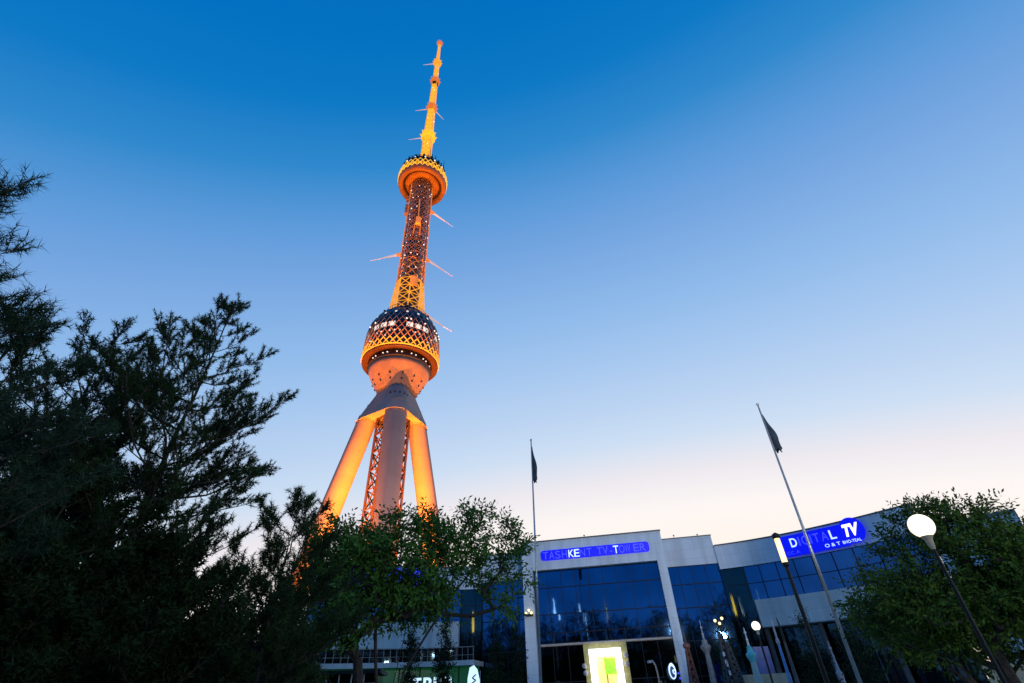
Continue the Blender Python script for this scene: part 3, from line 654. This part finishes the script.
ball_model('small dim grey model tower standing farthest right by the tree', (14.2, 27.0, 0), 3.3, 2.0, ('grey_paint', 'grey_paint', 'grey_paint'), .15)
t = thing('model_tower', 'dark grey model tower shaped as two tapering lattice halves with white lights', 'model tower', (11.75, 33.95, 0), 0, GM); pedestal(t, .7)
m = MB()
for sx, zt in ((-.12, 4.45), (.2, 3.9)):
    for j in range(12):
        z0 = .5 + (zt - .5) * j / 12; z1 = .5 + (zt - .5) * (j + 1) / 12; w0 = .34 * (1 - (j / 12) ** 1.6) + .03; w1 = .34 * (1 - ((j + 1) / 12) ** 1.6) + .03
        for a, b in (((-1, -1), (1, -1)), ((1, -1), (1, 1)), ((1, 1), (-1, 1)), ((-1, 1), (-1, -1))):
            m.tube((sx + a[0] * w0, a[1] * w0, z0), (sx + a[0] * w1, a[1] * w1, z1), .045, n=4); m.tube((sx + a[0] * w0, a[1] * w0, z0), (sx + b[0] * w1, b[1] * w1, z1), .04, n=4)
            m.tube((sx + b[0] * w0, b[1] * w0, z0), (sx + a[0] * w1, a[1] * w1, z1), .04, n=4)
m.build('lattice_body', 'brown_grey', t)
m = MB()
for z_, x_ in ((3.2, -.3), (2.8, -.28), (2.7, -.24), (2.3, -.22)): m.box(x_ - .05, x_ + .05, -.4, -.36, z_, z_ + .22)
m.build('white_lights', 'white_paint', t)
t = thing('model_tower', 'slim blue and grey model tower right of the small globe lamp', 'model tower', (12.9, 29.3, 0), 0, GM); pedestal(t, .35)
MB().lathe([(.16, .5), (.08, 2.2), (.06, 3.4)], 10).build('shaft', 'model_blue', t)
MB().lathe([(.06, 3.4), (.09, 3.45), (.09, 3.6), (.05, 3.65), (.05, 3.95), (.02, 4.5)], 10).build('mast', 'grey_paint', t)
t = thing('model_tower', 'slim dark model mast on the pale wall band, behind the blue one', 'model tower', (14.0, 31.0, 0), 0, GM); pedestal(t, .3)
MB().path([(0, 0, .5), (0, 0, 3.6)], [.14, .06]).build('shaft', 'brown_grey', t)
MB().path([(0, 0, 3.6), (.02, 0, 4.3), (-.04, 0, 4.75)], [.07, .05, .02]).build('mast', 'pole_dark', t)
# blue panel and beige wall piece at the right wing's foot
t = tag(MB().box(-.55, .55, 0, .1, 0, 3.7).build('blue_banner_panel', 'blue_panel'), 'dark blue upright display panel at the foot of the right wing', 'panel'); t.location = (14.3, 35.4, 0); t.rotation_euler = (0, 0, BR)
t = tag(MB().box(-1.6, 1.0, 0, .4, 0, 2.3).build('planter_wall', 'beige'), 'short beige wall in front of the blue display panel', 'wall'); t.location = (14.3, 34.6, 0); t.rotation_euler = (0, 0, BR)
# small kiosk with white grid at left
t = thing('garden_kiosk', 'dark kiosk with a white glazing grid beneath the trees', 'kiosk', (-9.2, 27.5, 0), R(8))
MB().box(-2.6, 2.0, 0, 3, 0, 2.9).build('wall', 'glass_dark', t)
MB().box(-2.8, 2.2, -.3, 3.2, 2.9, 3.05).build('roof', 'pole_dark', t)
m = MB()
for x_ in np.arange(-2.6, 2.01, .575): m.box(x_ - .025, x_ + .025, -.05, 0, 0, 2.9)
for z_ in (1.0, 1.9, 2.5): m.box(-2.6, 2.0, -.06, -.01, z_ - .025, z_ + .025)
m.build('window_grid', 'white_paint', t)

# ================================================================== TREES
def tuft_arrays(cen, dirs, nper, ln, wd, rng):
    # needles: thin triangles fanning forward round each twig direction
    k = len(cen); c = np.repeat(cen, nper, 0); d = np.repeat(dirs, nper, 0)
    rnd = rng.normal(size=c.shape); nd = d * .45 + rnd * .66; nd /= np.linalg.norm(nd, axis=1)[:, None]
    st = c + d * rng.uniform(-1.0, .7, (len(c), 1)) * ln * 1.1
    L_ = ln * rng.uniform(.7, 1.15, (len(c), 1)); sd = np.cross(nd, rng.normal(size=c.shape)); sd /= np.linalg.norm(sd, axis=1)[:, None]
    v = np.stack([st - sd * wd / 2, st + sd * wd / 2, st + nd * L_], 1).reshape(-1, 3)
    return v, np.arange(len(v)).reshape(-1, 3)
def pine(name, label, loc, H, prof, rng_seed, nb=46, z0=.12, ln=.085, wd=.012, up=.5, m='needles', nper=32):
    rng = np.random.default_rng(rng_seed); t = thing(name, label, 'pine tree', loc, 0)
    tr = MB(); pts = []; x = y = 0
    for i in range(9):
        pts.append((x, y, H * i / 8 * .985)); x += rng.normal() * .05; y += rng.normal() * .05
    tr.path(pts, [max(.01, .011 * H * (1 - i / 8.2)) for i in range(9)], 8)
    cen = []; dirs = []
    def unit(v): return v / np.linalg.norm(v)
    def trunk(z): f_ = z / (H * .985) * 8; i = min(7, int(f_)); a = np.array(pts[i]); b = np.array(pts[i + 1]); return a + (b - a) * (f_ - i)
    def twig(q, td, tl):
        td = unit(td); e = q + td * tl + np.array([0, 0, .15 * tl]); tr.tube(q, e, .006, .003, 3, cap=False)
        ns = max(1, int(tl / .085))
        for j in range(ns): cen.append(q + (e - q) * (j + 1.3) / (ns + .3)); dirs.append(unit(td + rng.normal(size=3) * .2 + np.array([0, 0, .2])))
    def bough(p, d0, Rr, slope, r0, lvl):
        n_ = max(3, int(Rr / .16)); step = Rr / n_; pr = np.array(p); dd = d0
        for i in range(n_):
            f_ = (i + 1) / n_; dd = d0 + np.array([rng.normal() * .14, rng.normal() * .14, slope * (.5 + 1.1 * f_)])
            q = pr + dd * step; tr.tube(pr, q, r0 * (1 - .85 * i / n_), r0 * (1 - .85 * f_), 4, cap=False); pr = q
            if f_ < .22 and lvl == 0: continue
            for sgn in (-1, 1):
                sd = unit(np.cross(dd, [0, 0, 1.])); td = unit(dd) * .8 + sd * sgn * rng.uniform(.5, .95) + np.array([0, 0, rng.uniform(0, .9)])
                tl = (.12 + .32 * (Rr * (1 - f_)) ** .8) * rng.uniform(.6, 1.2)
                if lvl == 0 and tl > .34 and rng.random() < .75: bough(q, unit(td), tl * 1.25, .25, r0 * .4, 1)
                else: twig(q, td, min(tl, .3))
            if rng.random() < .8: twig(q, dd * .5 + np.array([0, 0, .9]) + rng.normal(size=3) * .3, .14)
        twig(pr, dd, .16)
        for _ in range(6 if lvl == 0 else 3): twig(pr - dd * rng.uniform(0, .3) * min(1, Rr), unit(dd) * .7 + rng.normal(size=3) * .55 + np.array([0, 0, .45]), rng.uniform(.1, .26))
    for b in range(nb):
        s = z0 + (1 - z0) * (b + rng.uniform(0, .8)) / nb; s = min(s, .985); z = H * s
        az = b * 2.39996 + rng.normal() * .3; Rr = np.interp(s, [q[0] for q in prof], [q[1] for q in prof]) * rng.uniform(.68, 1.12)
        if Rr < .05: continue
        d0 = np.array([math.cos(az), math.sin(az), 0.]); slope = up * (.2 + 1.1 * s) + rng.normal() * .12
        bough(trunk(z - min(Rr * slope * .8, z * .5)), d0, Rr, slope, .007 + .009 * Rr, 0)
    for j in range(5): twig(trunk(H * (.93 + .012 * j)), np.array([rng.normal() * .5, rng.normal() * .5, 1.]), .14)
    twig(np.array(pts[-1]), np.array([0, 0, 1.]), .12)
    tr.build('trunk', 'bark', t)
    v, f = tuft_arrays(np.array(cen), np.array(dirs), nper, ln, wd, rng); npmesh('crown', v, f, m, t)
    print(label, len(cen), len(f))
    return t
prof = [(0, .75), (.3, 1.0), (.55, .95), (.75, .78), (.9, .42), (1, .1)]
sc_ = lambda r, pr=prof: [(a, b * r) for a, b in pr]
pine('pine_tree', 'tallest dark pine with a pointed top, right of the other pines', (-6.24, 7.81, 0), 8.75, [(0, 2.0), (.3, 2.1), (.55, 2.15), (.7, 1.95), (.8, 1.25), (.9, .55), (1, .1)], 11, nb=78, z0=.1, ln=.078)
pine('pine_tree', 'broad pine with a rounded double top, between the tallest and the edge', (-7.3, 6.8, 0), 7.4, sc_(2.0), 12, nb=54, ln=.078, z0=.1, m='needles_blue')
pine('pine_tree', 'shorter pine with layered boughs near the left edge below the overhanging one', (-5.75, 4.15, 0), 5.15, sc_(1.55), 13, nb=50, z0=.08, ln=.1, m='needles_blue')
pine('pine_tree', 'nearest pine, only its high boughs reaching in at the upper left edge', (-6.3, 2.75, 0), 6.15, [(0, .3), (.5, .9), (.64, 1.2), (.74, 1.7), (.84, 1.6), (.93, 1.1), (1, .2)], 14, nb=66, z0=.45, ln=.12, wd=.008, m='needles_blue', nper=34)
pine('pine_tree', 'low spreading pine with open twigs beside the left tower leg', (-4.2, 9.1, 0), 4.9, sc_(1.55), 15, nb=46, z0=.1, ln=.1)
pine('pine_tree', 'low dark pine filling the bottom left corner', (-6.3, 6.4, 0), 4.3, sc_(1.9), 16, nb=50, z0=.05, wd=.03, m='leaves_dark')
pine('pine_tree', 'low dark pine in the shade right of the corner pine', (-4.9, 7.4, 0), 3.6, sc_(1.6), 17, nb=44, z0=.05, wd=.03, m='leaves_dark')

def leafy(name, label, cat, loc, stems, blobs, ntar, nleaf, ls, seed, m='leaves', spread=.22, shell=.5, r0=.011, group=None, trunkm='bark'):
    rng = np.random.default_rng(seed); t = thing(name, label, cat, loc, 0, group)
    nodes = []; par = []
    for st in stems:
        prev = -1
        for p in st: nodes.append(np.array(p, float)); par.append(prev); prev = len(nodes) - 1
    vol = np.array([b[3] * b[4] * b[5] * (b[6] if len(b) > 6 else 1) for b in blobs]); vol = vol / vol.sum(); tg = []
    for i in rng.choice(len(blobs), ntar, p=vol):
        b = blobs[i]; d = rng.normal(size=3); d /= np.linalg.norm(d); rr = (shell + (1 - shell) * rng.random()) if rng.random() < .6 else rng.random() ** .5
        tg.append(np.array(b[:3]) + d * rr * np.array(b[3:6]))
    base = nodes[0]; tg.sort(key=lambda q: np.linalg.norm(q - base)); A = np.zeros((20000, 3)); na = len(nodes); A[:na] = nodes
    for q in tg:
        dv = q - A[:na]; dist = np.linalg.norm(dv, axis=1) + .6 * np.maximum(0, -dv[:, 2]); k_ = int(dist.argmin()); p = A[k_].copy(); dd = q - p; ln = np.linalg.norm(dd); nseg = max(1, int(ln / .3))
        pv = k_
        for j in range(nseg):
            f_ = (j + 1) / nseg; x_ = p + dd * f_ + (rng.normal(size=3) * .04 if f_ < 1 else 0) + np.array([0, 0, -.12 * ln * math.sin(PI * f_)]) * .5
            A[na] = x_; par.append(pv); pv = na; na += 1
            if na > 19990: break
    ch = np.zeros(na)
    for i in range(na - 1, -1, -1):
        if ch[i] == 0: ch[i] = 1
        if par[i] >= 0: ch[par[i]] += ch[i]
    tr = MB()
    for i in range(na):
        if par[i] >= 0: ra = r0 * min(ch[par[i]], ch[i] * 1.6) ** .45; rb = r0 * ch[i] ** .45; tr.tube(A[par[i]], A[i], ra, rb, 6 if rb > .03 else 3, cap=False)
    tr.build('trunk', trunkm, t)
    T_ = np.array(tg); ns = max(2, nleaf // 7); c = np.repeat(T_, ns, 0) + rng.normal(size=(len(T_) * ns, 3)) * spread * .45
    ctr = np.array([b[:3] for b in blobs], float).mean(0); og = c - ctr; og /= np.linalg.norm(og, axis=1)[:, None]
    ax = rng.normal(size=c.shape) * .8 + og * .7; ax[:, 2] += .1; ax /= np.linalg.norm(ax, axis=1)[:, None]
    nl = 7; sl = ls * 2.3; C_ = np.repeat(c, nl, 0); A_ = np.repeat(ax, nl, 0); k_ = np.tile(np.arange(nl), len(c))[:, None]
    S_ = np.cross(ax, rng.normal(size=ax.shape)); S_ /= np.linalg.norm(S_, axis=1)[:, None]; S_ = np.repeat(S_, nl, 0)
    st = C_ + A_ * sl * (k_ / (nl - 1)); sgn = np.where(k_ % 2 == 0, 1., -1.); last = (k_ == nl - 1)
    ld = np.where(last, A_, A_ * .55 + S_ * sgn) + rng.normal(size=A_.shape) * .18; ld[:, 2] -= .2; ld /= np.linalg.norm(ld, axis=1)[:, None]
    sd = np.cross(ld, np.cross(A_, S_) + rng.normal(size=A_.shape) * .5); sd = np.cross(ld, sd); sd /= np.linalg.norm(sd, axis=1)[:, None]
    Ls_ = ls * rng.uniform(.65, 1.15, (len(st), 1)); v = np.stack([st, st + ld * Ls_ * .5 + sd * Ls_ * .2, st + ld * Ls_, st + ld * Ls_ * .5 - sd * Ls_ * .2], 1).reshape(-1, 3)
    npmesh('crown', v, np.arange(len(v)).reshape(-1, 4), m, t)
    return t
# centre tree (coordinates relative to its base)
bx, by = -3.6, 14.6
rel = lambda P_: [(a - bx, b - by, c) + tuple(r) for (a, b, c, *r) in P_]
leafy('broadleaf_tree', 'open multi-stemmed leafy tree in front of the tower foot and left wing', 'tree', (bx, by, 0),
      [[(0, 0, 0), (0, 0, .8), (-.1, 0, 1.7), (-.3, .1, 2.6), (-.4, .1, 3.4)], [(.1, 0, 0), (.25, 0, 1.3), (.5, 0, 2.3), (1.0, .1, 3.1), (1.7, .2, 4.1), (2.4, .3, 4.9)],
       [(-.1, 0, 0), (-.5, 0, 1.4), (-.7, -.1, 2.6), (-.9, -.1, 3.6)], [(.05, .1, 0), (.15, .2, 1.8), (.35, .3, 3.0), (.5, .3, 4.4)]],
      rel([(-5.2, 14.1, 5.5, .8, .8, .7, 1.2), (-3.3, 14.8, 4.9, 1.7, 1.3, 1.55, 1.5), (-1.2, 15, 5.1, 1.3, 1.1, 1.2, .9), (-4.7, 14.3, 4.3, 1.3, 1.2, 1.5, 1.5), (-.5, 14.9, 4.1, .8, .8, .7, 1.0), (-1.7, 14.9, 6.0, .9, .8, .6, .9), (-.3, 15, 5.4, .6, .6, .6, .8), (-3.0, 14.6, 3.9, 1.5, 1.0, .6, 1.2)]),
      800, 36, .15, 21, spread=.16)
bx, by = 8.9, 11.0
leafy('broadleaf_tree', 'dense leafy tree behind the large globe lamp', 'tree', (bx, by, 0),
      [[(0, 0, 0), (0, 0, 1.2), (-.1, 0, 2.2), (0, 0, 3.2)], [(-.15, .05, 0), (-.5, .2, 1.4), (-.9, .4, 2.4)], [(.15, 0, 0), (.5, -.3, 1.5), (.8, -.6, 2.4)]],
      rel([(9.2, 10.7, 3.65, 1.1, 1.1, 1.1), (8.0, 11.6, 2.85, 1.0, 1.0, 1.0), (9.9, 10.1, 3.0, 1.2, 1.1, 1.0), (8.75, 11.0, 4.3, .7, .7, .45), (8.15, 11.4, 4.05, .5, .5, .4), (8.8, 10.9, 2.75, 1.5, 1.2, .65), (10.4, 9.7, 3.3, .7, .7, .6)]),
      950, 46, .10, 22, m='leaves_r', spread=.15)
bx, by = 9.6, 13.0
leafy('broadleaf_tree', 'lower leafy tree tucked behind the dense one at the right', 'tree', (bx, by, 0),
      [[(0, 0, 0), (0, 0, 1.2), (0, 0, 2.4)], [(.1, 0, 0), (.6, -.3, 1.6), (1.6, -1, 2.6)]],
      rel([(9.0, 13.3, 2.9, 1.4, 1.0, .9), (11.2, 11.4, 3.2, 1.3, 1.0, 1.2), (10.2, 12.5, 2.7, 1.3, 1, 1.0)]),
      420, 42, .12, 23, m='leaves_r', spread=.22)
bx, by = 4.6, 2.2
leafy('broadleaf_tree', 'tree outside the right edge with a few leaf tips reaching in', 'tree', (bx, by, 0),
      [[(0, 0, 0), (0, 0, 1.4), (0, 0, 2.6), (-.1, 0, 3.6)], [(0, 0, 1.7), (-.9, .35, 2.3), (-1.67, .58, 2.52)]],
      rel([(4.7, 1.9, 3.7, .7, .6, 1.0), (2.93, 2.78, 2.52, .06, .05, .04, 60)]), 90, 14, .07, 24, spread=.1)
# columnar trees in front of the wings
def column_tree(label, loc, H, w, seed):
    return leafy('columnar_tree', label, 'tree', loc, [[(0, 0, 0), (0, 0, H * .3), (0, 0, H * .6), (0, 0, H * .85)]],
                 [(0, 0, H * .3, w, w, H * .28), (0, 0, H * .6, w * .8, w * .8, H * .28), (0, 0, H * .82, w * .45, w * .45, H * .18)], 150, 34, .14, seed, m='leaves_dark', spread=.12, r0=.008, group='columnar trees before the building')
column_tree('narrow dark columnar tree nearest the white banner', (-4.1, 28.5, 0), 5.3, .42, 31)
column_tree('narrow dark columnar tree just left of the left pillar', (-.55, 34, 0), 6.2, .55, 32)
column_tree('narrow dark columnar tree at the end of the white terrace', (-1.7, 32, 0), 5.2, .5, 33)
column_tree('narrow dark columnar tree left of the white letters', (-5.9, 29, 0), 5.4, .4, 34)
column_tree('narrow dark columnar tree right of the blue panel', (13.6, 27.5, 0), 4.6, .75, 35)
column_tree('narrow dark columnar tree beside the right flagpole foot', (13.6, 24, 0), 4.0, .8, 36)
column_tree('dark columnar tree behind the two grey model towers', (13.4, 38.2, 0), 6.6, .8, 37)
# background woods left: individual dense trees
def dense(label, loc, H, w, seed, group):
    return leafy('dense_tree', label, 'tree', loc, [[(0, 0, 0), (0, 0, H * .25), (.1, 0, H * .5)]],
                 [(0, 0, H * .62, w, w, H * .34), (w * .3, 0, H * .4, w * .9, w * .9, H * .28), (-w * .3, 0, H * .35, w * .8, w, H * .3)], 420, 34, .3, seed, m='leaves_dark', spread=.34, r0=.016, group=group)
GB = 'dark trees behind the pines'
d0 = dense('dark round tree far left behind the pines', (-19, 14, 0), 8.5, 3.2, 41, GB)
copy_thing(d0, (-15.2, 17.5, 0), 1.3, 'dark round tree behind the broad pine'); copy_thing(d0, (-11.5, 16, 0), 2.6, 'dark round tree behind the tallest pine', .72)
copy_thing(d0, (-9.2, 18.5, 0), 4.1, 'dark round tree behind the low spreading pine', .6); copy_thing(d0, (-13, 10.5, 0), 5.2, 'dark round tree between the corner pine and the far left', .7)
copy_thing(d0, (-6.9, 14.6, 0), 2.2, 'dark round tree between the leafy tree and the low spreading pine', .52)
copy_thing(d0, (-10.2, 5.0, 0), .7, 'dark round tree behind the layered pine at the left edge', .6)
# trees behind the viewer, mirrored in the facade glass
GR = 'trees across the square mirrored in the glass'
for i, (x_, y_, s_) in enumerate(((-22, -20, 1.8), (-13, -24, 2.0), (-5, -21, 1.7), (3, -25, 1.95), (10, -21, 1.65), (18, -24, 2.1), (27, -20, 1.8), (36, -26, 2.1), (46, -18, 2.1), (-33, -20, 2.1))):
    c_ = copy_thing(d0, (x_, y_, 0), i * 1.7, 'tree across the square behind the viewer, mirrored in the glass', s_); c_['group'] = GR
for i, (x_, y_) in enumerate(((6, -9), (15, -11), (26, -8))):  # unseen lamps and spots added to brighten the facade
    t = thing('added_lamp', 'added lamp behind the viewer, brightening the facade and mirrored in its glass', 'street lamp', (x_, y_, 0), 0, 'added lamps behind the viewer')
    MB().tube((0, 0, 0), (0, 0, 8.6 - i), .09, .06, 8).build('pole', 'pole_light', t); MB().tube((0, 0, 8.6 - i), (0, 0, 10.0 - i), .22, .18, 10).build('lamp_tube', 'lamp_warm', t)
    lamp('facade_fill', 'POINT', (0, 0, 10.5 - i), 1700, (.9, .95, 1), t, size=.4)
    lamp('facade_fill_spot', 'SPOT', (0, 0, 10.3 - i), 11000, (1, .97, .93), t, (7 - x_, 45 - y_, 14), 30, .4, .6)

for x_, y_, z_, lb, mm, col in ((-5.4, -9, 12.6, 'added mast with a golden glow column behind the viewer, mirrored in the glass', 'added_mast_gold', .3), (-15, -9, 13.5, 'added glowing pale mast behind the viewer, mirrored in the left glass panes', 'added_mast_white', .12), (-10.8, -14, 13.0, 'added glowing pale mast farther behind the viewer, mirrored between the other two', 'added_mast_white', .12)):  # unseen masts added so bright streaks show in the facade glass
    t = thing('added_mast', lb, 'mast', (x_, y_, 0), 0, 'added lamps behind the viewer')
    MB().tube((0, 0, 0), (0, 0, z_), .16, .12, 8).build('pole', 'pole_light', t); MB().lathe([(col, z_), (col * 1.5, z_ + .8), (col, z_ + 2.2), (col * .4, z_ + 3.4)], 10).build('glow_column', mm, t)
